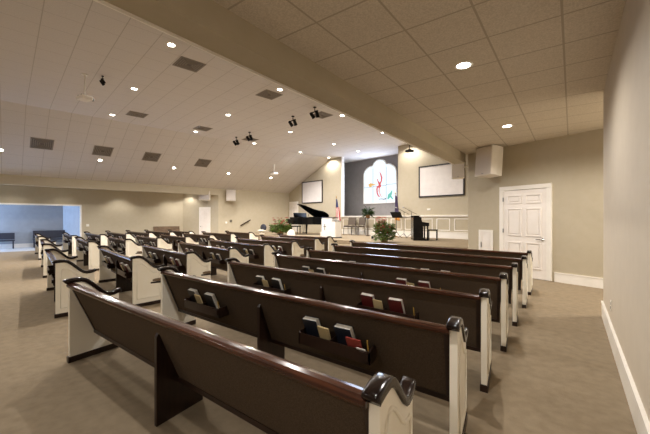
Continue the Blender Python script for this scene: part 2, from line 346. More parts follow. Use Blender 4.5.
C_=[((-12.4,2.83),(-10.06,2.33)),((-13.08,3.87),(-10.33,3.34)),((-13.3,4.87),(-10.6,4.37)),((-13.4,5.85),(-10.62,5.32)),((-13.5,6.85),(-10.6,6.28)),((-13.85,8.03),(-11.0,7.5)),((-14.2,9.23),(-11.3,8.7)),((-13.9,10.35),(-11.55,9.9))]
D_=[((-17.3,3.75),(-14.61,3.26)),((-17.7,4.75),(-14.52,4.18)),((-18.3,5.75),(-14.6,5.12)),((-18.9,6.85),(-14.75,6.10)),((-19.0,7.85),(-14.95,7.12)),((-18.9,8.75),(-14.9,8.05)),((-18.0,9.6),(-14.95,9.05))]
BL={'A':'right-hand','B':'centre-right','C':'centre-left','D':'far left'}
for k,rows in (('A',A_),('B',B_),('C',C_),('D',D_)):
    for i,(l,r) in enumerate(rows): make_pew(BL[k],i,l,r,racks=not((k=='A' and i==0) or i==7),skew=(R(8.5 if i==0 else 12)+math.atan2(l[1]-r[1],r[0]-l[0])) if k=='A' else 0)

# ---------------------------------------------------------------- hymnals in the racks
def book_meshes(w,h,t,cov):
    c=MB(); c.box(-w/2,w/2,-t/2,-t/2+.004,0,h); c.box(-w/2,w/2,t/2-.004,t/2,0,h); c.box(-w/2,-w/2+.005,-t/2,t/2,0,h)
    p=MB(); p.box(-w/2+.004,w/2-.004,-t/2+.004,t/2-.004,.004,h-.002)
    return c.mesh('hymnal_cover',cov), p.mesh('pages',M['page'])
BK={n:book_meshes(.145,.195,.046,M[n]) for n in ('maroon','navy','dark')}
cm=MB(); cm.box(-.05,.05,-.006,.006,0,.165); CARD=cm.mesh('card',M['tan'])
cm=MB(); cm.box(-.06,.06,-.005,.005,0,.15); REDB=cm.mesh('booklet',M['red'])
cm=MB(); cm.box(-.035,.035,-.002,.002,0,.09); WCARD=cm.mesh('card',M['whitecard'])
cm=MB(); cm.tube([(0,0,0),(0,0,.15)],.004,6); PENC=cm.mesh('pencil',M['gold'])
def put(key,rackside,xoff,yoff,zoff,tiltz,me,name,label,cat,group=None,pages=None,lean=None):
    t,L,a,Lp=pew_info[key]
    Mw=Matrix.Translation((Lp[0],Lp[1],0))@Matrix.Rotation(a,4,'Z')@Matrix.Translation((L/2+rackside*min(L/4,.86)+xoff,yoff,zoff))@Matrix.Rotation(RAKE if lean is None else lean,4,'X')@Matrix.Rotation(tiltz,4,'Y')
    o=link(name,me); o.matrix_world=Mw; tag(o,label,cat,group)
    if pages is not None: q=link('pages',pages,o)
    return o
cname={'maroon':'maroon','navy':'navy blue','dark':'black'}
for k,idx in (('A',(1,2,3,4)),('B',(1,2,3,4,5)),('C',(0,1,2,3,4,5)),('D',(1,2,3,4))):
    for i in idx:
        for side in (-1,1):
            key=(BL[k],i); sw='left' if side<0 else 'right'
            where='%s rack, %s pew, %s block'%(sw,ORD[i],BL[k])
            cols=('navy','navy') if (k,i,side)==('A',1,1) else ('maroon','maroon') if (k=='A' and side==1) else ('dark','dark') if (k=='A') else random.choice((('dark','navy'),('maroon','dark'),('dark','dark'),('maroon','maroon')))
            for n,(xo,cc) in enumerate(((-.235,cols[0]),(.085,cols[1]))):
                pw='left-hand' if n==0 else 'right-hand'
                j=random.uniform(-.03,.03)
                put(key,side,xo+random.uniform(-.01,.01),.112,.44,random.uniform(-.03,.04),BK[cc][0],'hymnal','%s %s hymnal standing in the %s'%(pw,cname[cc],where),'book','hymnals in the pew racks',BK[cc][1])
            if k in 'AB':
                put(key,side,-.10,.07,.435,.05,CARD,'envelope_card','tan card standing between the hymnals, %s'%where,'card','cards in the pew racks')
            if k=='A':
                put(key,side,.295,.03,.435,.04,PENC,'pencil','yellow pencil standing in the %s'%where,'pencil','pencils in the pew racks',lean=.25)
put((BL['A'],1),1,.19,.045,.432,0,REDB,'booklet','small red booklet in front of the right navy hymnal, second pew, right-hand block','booklet')
put((BL['A'],1),1,.255,.02,.435,0,WCARD,'card','white card at the right end of the right rack, second pew, right-hand block','card')

# ---------------------------------------------------------------- ceiling fixtures
def lamp(name,loc,W,parent,size=130,blend=.6,r=.03,color=(1,.95,.89),rot=(0,0,0)):
    l=bpy.data.lights.new(name,'SPOT'); l.energy=W; l.spot_size=R(size); l.spot_blend=blend; l.shadow_soft_size=r; l.color=color
    o=bpy.data.objects.new(name,l); COL.objects.link(o); o.parent=parent; o.location=loc; o.rotation_euler=rot; return o
rg=MB(); rg.lathe([(.078,0),(.085,-.006),(.105,-.008),(.108,0),(.078,.001)],n=24); RING=rg.mesh('trim_ring',M['white'],True)
lm=MB(); lm.lathe([(.001,-.004),(.076,-.004),(.076,0),(.001,0)],n=24); LENS=lm.mesh('lens',M['lens'])
def downlight(loc,label,W,rot=(0,0,0),scale=1.0,size=156,group='recessed ceiling lights',color=(1,.95,.89)):
    t=thing('recessed_light',label,'ceiling light',loc,0,group); t.rotation_euler=rot; t.scale=(scale,)*3
    link('trim_ring',RING,t); link('lens',LENS,t); lamp('lamp',(0,0,-.03),W,t,size,color=color)
    return t
HW=430
rowU={'beside the fold':(-14.45,),}
nth=['nearest','second','third','fourth','farthest']
for name,pts in (('row of lights closest to the beam',[(-7.55,2.6),(-7.95,5.8),(-8.35,8.9),(-8.75,11.95),(-9.05,14.2)]),
                 ('middle row of lights',[(-10.85,2.7),(-11.2,5.85),(-11.5,8.95),(-11.85,12.0),(-12.15,14.25)]),
                 ('row of lights along the ceiling fold',[(-14.12,2.8),(-14.32,5.95),(-14.5,9.0),(-14.62,12.1),(-14.66,14.4)])):
    for i,(u,v) in enumerate(pts):
        w=HW*(1.0 if v<13.5 else .38)
        downlight(P(u,v,ZC-.001),'%s recessed light in the %s, flat hall ceiling'%(nth[i],name),w,(0,0,0),.95)
for i,(u,v) in enumerate(((-7.2,-.6),(-10.6,-.5),(-14.0,-.4),(-5.2,-3.8),(-9.0,-3.8),(-13.6,-3.7),(-4.8,-7.0),(-9.0,-7.0),(-13.4,-7.0))):  # unseen hall lamps, added to brighten the backs of the pews
    downlight(P(u,v,ZC-.001),'added recessed light in the flat hall ceiling behind the pews, unseen',HW*.3,(0,0,0),.95)
SL=(ZC-ZE)/(UF-UL); sang=math.atan(SL)
def slopeZ(u): return ZC+(u-UF)*SL
for i,v in enumerate((-.15,3.0,6.15,9.15,12.05)):
    u=-17.47; Rm=(Matrix.Rotation(HALL,3,'Z')@Matrix.Rotation(-sang,3,'Y')).to_euler()
    downlight(P(u,v,slopeZ(u)-.004),'%s recessed light in the sloping left part of the hall ceiling'%nth[i],HW*.6,Rm,.95)
for i,(x,y) in enumerate(((-1.03,4.14),(-1.02,7.35),(-1.0,.95))):
    downlight((x,y,ZG+.002),('large recessed light in the low tiled ceiling, nearer of the two','recessed light in the low tiled ceiling in front of the white door','recessed light in the low tiled ceiling over the nearest pews')[i],(165,165,165)[i],(0,0,0),1.0)
for y in (-2.25,-5.45): downlight((-1.0,y,ZG+.002),'added recessed light in the low tiled ceiling behind the camera, unseen',130,(0,0,0),1.0)  # added aisle lamps out of view, more fill for the pew backs
downlight((1.7,7.2,ZG+.002),'recessed light in the ceiling of the side alcove',240,(0,0,0),1.0)
for i,v in enumerate((.2,2.0,4.4,7.0)):
    downlight(P(UB+.75,v,3.095),'small recessed light above the left recess wall, %s one'%nth[i],(30,26,80,90)[i],(0,0,0),.8,110)
q3=d0+dd*.45+nrm*.4
downlight(P(q3.x,q3.y,3.095),'small recessed light above the white door in the far left recess',80,(0,0,0),.8,110)
def vent_mesh():
    m=MB(); frame_mb_xy=[(-.3,.3,-.3,-.26),(-.3,.3,.26,.3),(-.3,-.26,-.26,.26),(.26,.3,-.26,.26)]
    for a,b_,c_,d_ in frame_mb_xy: m.box(a,b_,c_,d_,-.012,0)
    for k in range(1,5):
        r=.26-k*.05
        for a,b_,c_,d_ in ((-r-.02,r+.02,-r-.02,-r),(-r-.02,r+.02,r,r+.02),(-r-.02,-r,-r,r),(r,r+.02,-r,r)): m.box(a,b_,c_,d_,-.012,-.002)
    return m.mesh('vent_frame',M['vent'])
VF=vent_mesh(); vb=MB(); vb.box(-.28,.28,-.28,.28,-.003,0); VB=vb.mesh('vent_back',M['ventd'])
for i,(u,v,lab) in enumerate(((-8.2,3.25,'square grey ceiling vent nearest the beam in the flat hall ceiling'),(-13.43,3.43,'square grey ceiling vent near the fold, closest of those to the camera'),(-13.6,5.95,'square grey ceiling vent near the fold, beside the second light of that row'),(-8.5,5.8,'square grey ceiling vent beside the second light of the row by the beam'),(-8.83,8.32,'square grey ceiling vent behind the rightmost hanging stage spotlight'),(-13.9,8.4,'square grey ceiling vent beside the two left hanging stage spotlights'))):
    t=thing('ceiling_vent',lab,'vent',P(u,v,ZC-.001),HALL,'square ceiling vents'); link('vent_frame',VF,t); link('vent_back',VB,t)
for i,v in enumerate((1.0,2.98,4.9,7.36)):
    u=-16.8; t=thing('ceiling_vent','square grey vent in the sloping ceiling, %s of four along the slope'%nth[i].replace('fourth','farthest'),'vent',P(u,v,slopeZ(u)-.003),0,'square ceiling vents'); t.rotation_euler=(Matrix.Rotation(HALL,3,'Z')@Matrix.Rotation(-sang,3,'Y')).to_euler(); t.scale=(1.15,)*3
    link('vent_frame',VF,t); link('vent_back',VB,t)
# projectors on poles
def projector(loc,drop,label,s=1.0,rz=0,m='white'):
    t=thing('ceiling_projector',label,'projector',loc,rz)
    p=MB(); p.lathe([(.07,-.02),(.07,0)],n=16); p.tube([(0,0,-.01),(0,0,-drop+.06)],.018,8); obj('pole',p,M['whitecard' if m=='white' else 'blackm'],t)
    b=MB(); b.box(-.2*s,.2*s,-.16*s,.16*s,-drop-.07*s,-drop+.05*s); obj('projector_body',b,M['speaker' if m=='white' else 'blackm'],t,bevel=.012)
    k=MB(); k.box(-.06,.06,-.06,.06,-drop+.05*s,-drop+.09*s); k.box(-.12*s,-.08*s,-.15*s,.15*s,-drop+.05*s,-drop+.07*s); k.box(.08*s,.12*s,-.15*s,.15*s,-drop+.05*s,-drop+.07*s); obj('mount_bracket',k,M['blackm'],t)
    l=MB(); l.lathe([(.05*s,0),(.055*s,.05),(.035*s,.055),(.02*s,.04)],n=16); bmesh.ops.rotate(l.bm,verts=l.bm.verts,cent=(0,0,0),matrix=Matrix.Rotation(R(-90),3,'X')); bmesh.ops.translate(l.bm,verts=l.bm.verts,vec=(.1*s,.155*s,-drop-.01)); obj('lens',l,M['blackm'],t,smooth=True)
projector(P(-10.67,1.49,ZC),.62,'white projector on a long pole under the hall ceiling, nearest the camera',.8,HALL+.3)
projector(P(-16.18,11.38,slopeZ(-16.18)),.5,'white projector on a pole below the sloping ceiling near the stage',1.0,HALL)
projector(P(-8.45,13.6,ZC),.62,'black projector hanging before the stage wall above the right screen',.8,HALL,'black')
# stage spotlights, each a bracket with two heads
def stagespot(loc,label,aim=None):
    t=thing('stage_spotlight',label,'spotlight',loc,HALL,'hanging stage spotlights'); t.scale=(1,1,1) if aim else (.6,.6,.6)
    y=MB(); y.box(-.04,.04,-.04,.04,-.03,0); y.tube([(0,0,0),(0,0,-.16)],.014,6); y.box(-.16,.16,-.015,.015,-.18,-.15); obj('bracket',y,M['blackm'],t)
    for k,(x,r) in enumerate(((-.12,-.5),(.12,.45))):
        h=MB(); h.lathe([(.04,.12),(.055,.08),(.06,-.06),(.07,-.10),(.055,-.10),(.05,-.05)],n=12)
        bmesh.ops.rotate(h.bm,verts=h.bm.verts,cent=(0,0,0),matrix=Matrix.Rotation(R(35),3,'X')@Matrix.Rotation(r*.5,3,'Y')); bmesh.ops.translate(h.bm,verts=h.bm.verts,vec=(x,0,-.27))
        obj('lamp_head',h,M['blackm'],t,smooth=True)
    if aim:
        d=P(*aim)-(Vector(loc)+Vector((0,0,-.42))); l=bpy.data.lights.new('stage_beam','SPOT'); l.energy=90; l.spot_size=R(46); l.spot_blend=.9; l.shadow_soft_size=.05; l.color=(1,.95,.88)
        o=bpy.data.objects.new('stage_beam',l); COL.objects.link(o); o.parent=t; o.location=(0,.16,-.46); o.rotation_euler=(Matrix.Rotation(-HALL,3,'Z')@d.to_track_quat('-Z','Y').to_matrix()).to_euler()
stagespot(P(-10.45,1.85,ZC),'black double spotlight under the hall ceiling beside the nearest projector pole')
stagespot(P(-8.36,7.55,ZC),'black double spotlight under the hall ceiling, rightmost of the row of four',(-7.8,14.2,1.0))
stagespot(P(-9.65,7.63,ZC),'black double spotlight under the hall ceiling, second from right of the row',(-9.6,14.2,1.0))
stagespot(P(-12.74,7.67,ZC),'black double spotlight under the hall ceiling, in front of a vent',(-12.3,14.2,1.0))
stagespot(P(-13.94,7.69,ZC),'black double spotlight under the hall ceiling, leftmost of the row of four',(-14.8,13.8,1.0))

# ---------------------------------------------------------------- speakers
def speaker(loc,rz,w,d,h,label,tilt=0.0,arm=None):
    t=thing('wall_speaker',label,'speaker',loc,rz); t.rotation_euler=(tilt,0,rz)
    c=MB(); c.prism([(-w/2,-d),(w/2,-d),(w/2,-d*.6),(w*.36,0),(-w*.36,0),(-w/2,-d*.6)],0,h,'z'); obj('cabinet',c,M['speaker'],t,bevel=.008)
    g=MB(); g.box(-w/2+.015,w/2-.015,-d-.012,-d-.001,.02,h-.02); obj('grille',g,M['grille'],t,bevel=.004)
    l=MB(); l.box(-.03,.03,-d-.016,-d-.012,.04,.055); obj('badge',l,M['steel'],t)
    b=MB()
    if arm: b.tube([(0,-.02,h/2),(arm[0],arm[1],h/2)],.02,8); b.box(-.05,.05,-.01,.015,h/2-.08,h/2+.08)
    else: b.box(-.06,.06,-.005,.06,h/2-.1,h/2+.1)
    obj('mount_bracket',b,M['speaker'],t)
    return t
sx=-1.45; nd=Vector((-math.sin(-DA),-math.cos(-DA),0)); base=Vector(dwp(sx))
speaker(base+Vector((-.1,-.16,2.46)),DA-R(16),.56,.40,.72,'large white speaker cabinet hung high beside the beam above the small wall hatch',R(-4))
speaker(Vector((-3.25,12.3,2.82)),R(14),.42,.32,.82,'white speaker overlapping the right edge of the right projection screen',0,(.95,.02))
speaker(P(UL+.08,10.15,2.52),HALL+R(58),.55,.35,.68,'white speaker on the left wall beside the sloping ceiling',0)
qs=d0+dd*1.45+nrm*.12
speaker(P(qs.x,qs.y,2.5),HALL+an,.66,.34,.54,'white speaker above the door in the far left recess',R(-6))
# ---------------------------------------------------------------- projection screens
def pscreen(u0,u1,z0,z1,label):
    t=thing('projection_screen',label,'projection screen',P(u0,VW-.03,z0),HALL); w,h=u1-u0,z1-z0
    f=MB(); frame_mb(f,0,w,0,h,-.03,.025,.06); obj('frame',f,M['frame'],t)
    s=MB(); s.box(.055,w-.055,-.012,.02,.055,h-.055); obj('screen',s,M['screen'],t)
pscreen(-17.6,-15.55,2.46,3.93,'white projection screen in a black frame above the grand piano')
pscreen(-8.62,-6.35,2.46,3.98,'white projection screen in a black frame above the upright piano')

# ---------------------------------------------------------------- stained glass window
cx=-12.40; hw_=1.235; wz0=2.38
def arch():
    pts=[(-hw_,0),(-hw_,1.80)]
    for k in range(1,9):
        a=R(180-k*11.25); pts.append((-.50+.735*math.cos(a),1.80+.55*math.sin(a)))
    for k in range(1,12):
        a=R(180-k*15); pts.append((.5*math.cos(a),2.31+.36*math.sin(a)))
    n=len(pts)
    right=[(-x,z) for x,z in pts[:10]][::-1]
    seen=pts+right
    out=[]
    for p in seen:
        if not out or math.hypot(out[-1][0]-p[0],out[-1][1]-p[1])>.004: out.append(p)
    return out
AR=arch()
wt=bpy.data.objects.new('window_1',None); COL.objects.link(wt); wt.location=P(cx,VR-.03,wz0); wt.rotation_euler=(0,0,HALL); wt['kind']='structure'
def glass(name,c,s): return emit(name,c,s)
G=dict(w=glass('lit_white_glass',(236,247,255),1.3),r=glass('lit_red_glass',(232,104,108),1.05),o=glass('lit_amber_glass',(246,196,120),1.05),g=glass('lit_green_glass',(128,214,198),1.05),p=glass('lit_pale_pink_glass',(246,190,190),1.08),b=glass('lit_pale_blue_glass',(196,226,246),1.9))
g=MB(); g.prism(AR,-.01,.02,'y'); obj('glass_pane',g,G['w'],wt)
f=MB(); f.tube([(x,-.02,z) for x,z in AR],.035,6,closed=True); obj('window_frame',f,M['white'],wt)
ld=MB(); 
for x,zt in ((-.5,2.2),(.5,2.2)): ld.box(x-.008,x+.008,-.018,-.01,0,zt)
for x0_,x1_,z_ in ((-hw_,-.5,1.02),(-.5,.5,1.05),(.5,hw_,1.1)): ld.box(x0_,x1_,-.018,-.01,z_-.008,z_+.008)
obj('leading',ld,mat('leading_grey',(96,104,108),.6),wt)
def blob(pts,m,nm): q=MB(); q.prism(pts,-.022,-.012,'y'); obj(nm,q,m,wt)
def ribbon(path,ws):
    L=[];Rr=[]
    for i,(x,z) in enumerate(path):
        a=path[max(i-1,0)];b=path[min(i+1,len(path)-1)];tx,tz=b[0]-a[0],b[1]-a[1];l=math.hypot(tx,tz);nx,nz=-tz/l,tx/l
        L.append((x+nx*ws[i],z+nz*ws[i]));Rr.append((x-nx*ws[i],z-nz*ws[i]))
    return L+Rr[::-1]
blob(ribbon([(.02,1.9),(.10,1.75),(.17,1.55),(.15,1.35),(.05,1.2),(-.03,1.05)],[.015,.04,.05,.045,.05,.07]),G['r'],'red_glass')
blob(ribbon([(-.16,1.5),(-.10,1.32),(0,1.2),(.03,1.05),(-.08,.95)],[.02,.035,.07,.11,.06]),G['r'],'red_glass')
blob(ribbon([(-.15,1.05),(-.19,.85),(-.17,.62),(-.08,.45),(.02,.38)],[.05,.05,.045,.04,.02]),G['r'],'red_glass')
blob(ribbon([(0,.95),(-.02,.75),(.02,.6),(.12,.42),(.2,.36)],[.06,.05,.035,.03,.012]),G['p'],'pink_glass')
blob(ribbon([(-.85,1.16),(-.7,1.19),(-.5,1.17),(-.28,1.14)],[.05,.09,.05,.015]),G['o'],'amber_glass')
blob(ribbon([(-.8,1.08),(-.6,1.06)],[.03,.04]),G['o'],'amber_glass')
blob(ribbon([(.62,.22),(.74,.42),(.86,.56),(.92,.72)],[.04,.12,.07,.02]),G['g'],'green_glass')
blob(ribbon([(.70,.42),(.86,.34),(.98,.2)],[.05,.05,.03]),G['g'],'green_glass')
blob(ribbon([(-.05,.24),(.15,.25),(.35,.22),(.5,.26)],[.012,.016,.022,.03]),mat('leading_dark',(60,66,66),.6),'leading')
# daylight the window sheds into the hall
dlg=bpy.data.lights.new('window_daylight','AREA'); dlg.shape='RECTANGLE'; dlg.size=2.3; dlg.size_y=2.2; dlg.energy=150; dlg.color=(.62,.74,1.0)
do=bpy.data.objects.new('window_daylight',dlg); COL.objects.link(do); do.parent=wt; do.location=(0,-.08,1.2); do.rotation_euler=(R(-90),0,0)

# ---------------------------------------------------------------- stage furniture
# lectern
lt=thing('lectern','white wooden lectern with a dark cross on its front at the stage edge','lectern',P(-11.75,11.05,ST),HALL+R(6))
b=MB(); b.box(0,.68,0,.45,.04,.92); b.box(.02,.66,.02,.43,.92,.96); obj('lectern_body',b,M['white'],lt,bevel=.006)
b=MB(); b.box(.68,.86,0,.45,.04,.80); obj('side_shelf',b,M['white'],lt,bevel=.006)
b=MB(); b.box(-.02,.70,-.02,.47,.96,.985); b.box(.66,.88,-.02,.47,.80,.82); obj('lectern_top',b,M['wood'],lt)
b=MB(); b.box(-.03,.89,-.03,.48,0,.045); obj('base_trim',b,M['wood'],lt)
b=MB(); b.box(.20,.225,-.012,0,.36,.66); b.box(.13,.295,-.012,0,.53,.555); obj('cross',b,M['wood'],lt)
# grand piano
gp=thing('grand_piano','black grand piano with raised lid left of the white lectern','piano',P(-15.35,11.9,ST),HALL); gp.scale=(1.08,)*3
out=[(0,0),(.35,0),(.62,.03),(.85,.16),(1.02,.36),(1.18,.58),(1.42,.72),(1.68,.82),(1.78,.98),(1.76,1.18),(1.62,1.38),(1.45,1.42),(0,1.42)]
b=MB(); b.prism(out,.54,.93,'z'); obj('piano_case',b,M['black'],gp,bevel=.01)
b=MB(); b.box(-.34,0,0,1.42,.60,.72); b.box(-.34,0,0,.06,.72,.84); b.box(-.34,0,1.36,1.42,.72,.84); obj('keybed',b,M['black'],gp,bevel=.008)
b=MB(); b.box(-.20,-.02,.08,1.34,.722,.745); obj('keys',b,M['whitecard'],gp)
lid=MB(); lo=[(.40,.0)]+[p for p in out if .42<p[0]]+[(.40,1.42)]; lid.prism(lo,-.01,.012,'z'); lo_=obj('lid',lid,M['black'],gp)
lo_.data.transform(Matrix.Translation((0,-1.42,0))); lo_.location=(0,1.42,.94); lo_.rotation_euler=(R(-29),0,0)
b=MB(); b.box(.42,.80,1.0,1.42,.925,.95); obj('folded_lid_front',b,M['black'],gp)
b=MB(); b.tube([(1.0,.42,.92),(.95,.64,1.33)],.012,6); obj('lid_prop',b,M['black'],gp)
b=MB(); b.rbox((.03,.7,1.05),(.03,.9,.24),Matrix.Rotation(R(-12),3,'Y')); obj('music_desk',b,M['black'],gp)
for x,y in ((-.12,.12),(-.12,1.30),(1.45,1.05)):
    l=MB(); l.lathe([(.03,0),(.035,.05),(.04,.1),(.06,.4),(.075,.55),(.075,.62)],(x,y,0),14); obj('leg',l,M['black'],gp,smooth=True)
b=MB(); b.box(.30,.42,.62,.82,.06,.10); b.tube([(.36,.66,.1),(.30,.66,.62)],.012,6); b.tube([(.36,.78,.1),(.30,.78,.62)],.012,6); obj('pedal_lyre',b,M['black'],gp)
pb=thing('piano_bench','black piano bench at the keyboard of the grand piano','bench',P(-16.05,12.3,ST),HALL)
b=MB(); b.box(0,.36,0,.75,.42,.50); obj('bench_seat',b,M['black'],pb,bevel=.015)
for x,y in ((.03,.03),(.29,.03),(.03,.68),(.29,.68)): l=MB(); l.box(x,x+.04,y,y+.04,0,.42); obj('leg',l,M['black'],pb)
mn=thing('stage_monitor','small white wedge speaker lying under the grand piano','speaker',P(-12.75,11.9,ST),HALL)
b=MB(); b.prism([(0,0),(.35,0),(.3,.18),(.12,.25),(0,.18)],0,.5,'x'); obj('wedge_cabinet',b,M['speaker'],mn,bevel=.01)
b=MB(); b.rbox((.25,.06,.215),(.4,.14,.012),Matrix.Rotation(R(30),3,'X')); obj('grille',b,M['grille'],mn)
# upright piano
up=thing('upright_piano','black upright piano seen from the side at the right of the stage','piano',P(-7.4,12.2,ST),HALL+R(38))
# local: x depth towards the player, y width
b=MB(); b.prism([(0,0),(.62,0),(.62,.07),(.40,.09),(.40,.60),(.64,.62),(.64,.74),(.36,.78),(.30,.98),(.22,1.02),(0,1.02)],0,.05,'y'); b.prism([(0,0),(.62,0),(.62,.07),(.40,.09),(.40,.60),(.64,.62),(.64,.74),(.36,.78),(.30,.98),(.22,1.02),(0,1.02)],.90,.95,'y'); obj('side_panel',b,M['black'],up,bevel=.008)
b=MB(); b.box(0,.34,.05,.90,.05,.97); b.box(.34,.38,.05,.90,.08,.60); b.box(-.01,.28,-.01,.96,1.02,1.045); obj('piano_case',b,M['black'],up,bevel=.006)
b=MB(); b.box(.36,.63,.05,.90,.60,.66); b.box(.36,.44,.05,.90,.66,.76); obj('keybed',b,M['black'],up)
b=MB(); b.box(.45,.62,.07,.88,.66,.685); obj('keys',b,M['whitecard'],up)
for y in (.03,.88): l=MB(); l.box(.55,.61,y,y+.05,.07,.60); obj('leg',l,M['black'],up)
ob=thing('piano_bench','small black bench standing right of the upright piano','bench',P(-7.2,13.0,ST),HALL+R(20)); ob.scale=(.85,.85,.95)
b=MB(); b.box(0,.46,0,.34,.42,.48); obj('bench_seat',b,M['black'],ob,bevel=.01)
for x,y in ((.01,.01),(.41,.01),(.01,.29),(.41,.29)): l=MB(); l.box(x,x+.035,y,y+.035,0,.42); obj('leg',l,M['black'],ob)
# music stand
ms=thing('music_stand','black music stand with a tilted desk in front of the stage wall','music stand',P(-8.98,13.3,ST),HALL)
b=MB(); b.rbox((0,.0,1.10),(.56,.02,.32),Matrix.Rotation(R(35),3,'X')); b.rbox((0,.12,.98),(.56,.06,.015),Matrix.Rotation(R(35),3,'X')); obj('desk',b,M['blackm'],ms)
b=MB(); b.tube([(0,0,.25),(0,0,1.05)],.014,8); obj('pole',b,M['blackm'],ms)
for k in range(3):
    a=k*2*PI/3+.5; l=MB(); l.tube([(0,0,.32),(.14*math.cos(a),.14*math.sin(a),.12),(.26*math.cos(a),.26*math.sin(a),.012)],.011,6); obj('leg',l,M['blackm'],ms)
# microphone stands
for i,(u,v,lab,ang_) in enumerate(((-8.72,13.55,'black boom microphone stand, left of the two beside the upright piano',-.4),(-8.35,13.6,'black boom microphone stand, nearer the upright piano',-.1))):
    t=thing('microphone_stand',lab,'microphone stand',P(u,v,ST),HALL)
    b=MB(); b.tube([(0,0,.1),(0,0,1.25)],.011,8); obj('pole',b,M['blackm'],t)
    b=MB(); b.tube([(.28,0,1.12),(0,0,1.24),(-.35,-.02,1.42)],.009,6); obj('boom',b,M['blackm'],t)
    b=MB(); b.tube([(-.34,-.02,1.415),(-.40,-.02,1.44),(-.46,-.02,1.46)],[.016,.02,.03],8); obj('microphone',b,M['steel'],t,smooth=True)
    for k in range(3):
        a=k*2*PI/3+ang_; l=MB(); l.tube([(0,0,.22),(.28*math.cos(a),.28*math.sin(a),.012)],.009,6); obj('leg',l,M['blackm'],t)
# two chairs
for i,u in enumerate((-12.95,-12.32)):
    t=thing('stacking_chair','taupe padded chair with dark frame under the window, %s of the pair'%('left' if i==0 else 'right'),'chair',P(u,13.9,ST),HALL+R(12 if i==0 else -8),'padded chairs on the stage'); t.scale=(1.15,)*3
    b=MB(); b.box(0,.46,0,.44,.40,.46); obj('seat',b,M['chairfab'],t,bevel=.02)
    b=MB(); b.rbox((.23,.47,.68),(.44,.045,.38),Matrix.Rotation(R(-10),3,'X')); obj('backrest',b,M['chairfab'],t,bevel=.015)
    b=MB(); 
    for x in (.01,.45): b.tube([(x,.40,.40),(x,.46,.5),(x,.51,.85)],.012,6)
    b.tube([(.01,.0,.40),(.45,.0,.40)],.012,6); obj('back_frame',b,M['blackm'],t)
    for x,y,dx,dy in ((.02,.02,-.02,-.03),(.44,.02,.02,-.03),(.02,.42,-.02,.05),(.44,.42,.02,.05)): l=MB(); l.tube([(x,y,.40),(x+dx,y+dy,.0)],.012,6); obj('leg',l,M['blackm'],t)
# plants
def leaves(mb,c,n,rad,h,ln,wd,droop=.3,up=.5):
    for _ in range(n):
        a=random.uniform(0,2*PI); r=rad*math.sqrt(random.random()); p=Vector((c[0]+r*.35*math.cos(a),c[1]+r*.35*math.sin(a),c[2]+random.uniform(0,h)))
        e=Vector((math.cos(a),math.sin(a),random.uniform(-droop,up))).normalized()*ln*random.uniform(.6,1.1); p=p+Vector((math.cos(a),math.sin(a),0))*r*.6
        s=Vector((-math.sin(a),math.cos(a),random.uniform(-.4,.4)))*wd*random.uniform(.6,1.2); m=p+e*.5+Vector((0,0,ln*.12))
        v=[mb.bm.verts.new(q) for q in (p,m+s,p+e,m-s)]; mb.bm.faces.new(v[:3]); mb.bm.faces.new((v[0],v[2],v[3]))
def stems(mb,c,n,rad,z1):
    for _ in range(n):
        a=random.uniform(0,2*PI); q=rad*math.sqrt(random.random()); x,y=q*math.cos(a),q*math.sin(a)
        mb.tube([(c[0]+x*.2,c[1]+y*.2,c[2]),(c[0]+x*.7,c[1]+y*.7,c[2]+(z1-c[2])*.6),(c[0]+x,c[1]+y,z1*random.uniform(.85,1))],.006,4)
        leaves(mb,(c[0]+x*.8,c[1]+y*.8,z1*.6),5,.05,z1*.25,.14,.03)
def flowers(mb,c,n,rad,h,r):
    for _ in range(n):
        a=random.uniform(0,2*PI); q=rad*math.sqrt(random.random()); p=Vector((c[0]+q*math.cos(a),c[1]+q*math.sin(a),c[2]+random.uniform(0,h)))
        for k in range(6):
            b=k*PI/3; t1=p+Vector((math.cos(b),math.sin(b),.4))*r; t2=p+Vector((math.cos(b+.9),math.sin(b+.9),.35))*r
            mb.quad(p,t1,(t1+t2)/2+Vector((0,0,r*.3)),t2)
fp=thing('fern_on_stand','dark leafy fern on a tall thin plant stand below the stained glass window','plant',P(-11.25,14.0,ST),HALL)
b=MB(); b.lathe([(.12,0),(.12,.02),(.025,.04),(.02,.9),(.12,.93),(.12,.95)],n=14); obj('plant_stand',b,M['wood'],fp)
b=MB(); b.lathe([(.09,.95),(.13,1.12),(.12,1.12),(.08,.98)],n=16); obj('pot',b,M['basket'],fp)
b=MB(); leaves(b,(0,0,1.08),120,.12,.34,.34,.03,.7,.9); obj('foliage',b,M['leafd'],fp)
pm=thing('flower_arrangement','green bush with red and pink flowers at the stage edge centre','plant',P(-7.72,10.62,ST),HALL)
b=MB(); b.lathe([(.12,0),(.16,.16),(.14,.16),(.11,.04)],n=18); obj('pot',b,M['basket'],pm)
b=MB(); leaves(b,(0,0,.10),560,.34,.58,.20,.04,.7,.9); stems(b,(-.1,0,.3),18,.2,.95); obj('foliage',b,M['leaf'],pm)
b=MB(); flowers(b,(.05,-.05,.28),38,.36,.42,.05); obj('blossom',b,M['blossom'],pm)
b=MB(); flowers(b,(-.12,-.02,.55),40,.19,.42,.055); obj('blossom',b,M['pink'],pm)
pl=thing('flower_arrangement','wide green plant with red flowers at the left of the stage','plant',P(-15.3,11.2,ST),HALL)
b=MB(); b.lathe([(.16,0),(.24,.3),(.22,.3),(.15,.04)],n=18); obj('pot',b,M['basket'],pl)
b=MB(); leaves(b,(0,0,.15),420,.5,.36,.28,.05,.5,.8); stems(b,(0,0,.3),26,.5,.95); obj('foliage',b,M['leaf'],pl)
b=MB(); flowers(b,(0,0,.50),34,.55,.46,.07); obj('blossom',b,M['blossom'],pl)
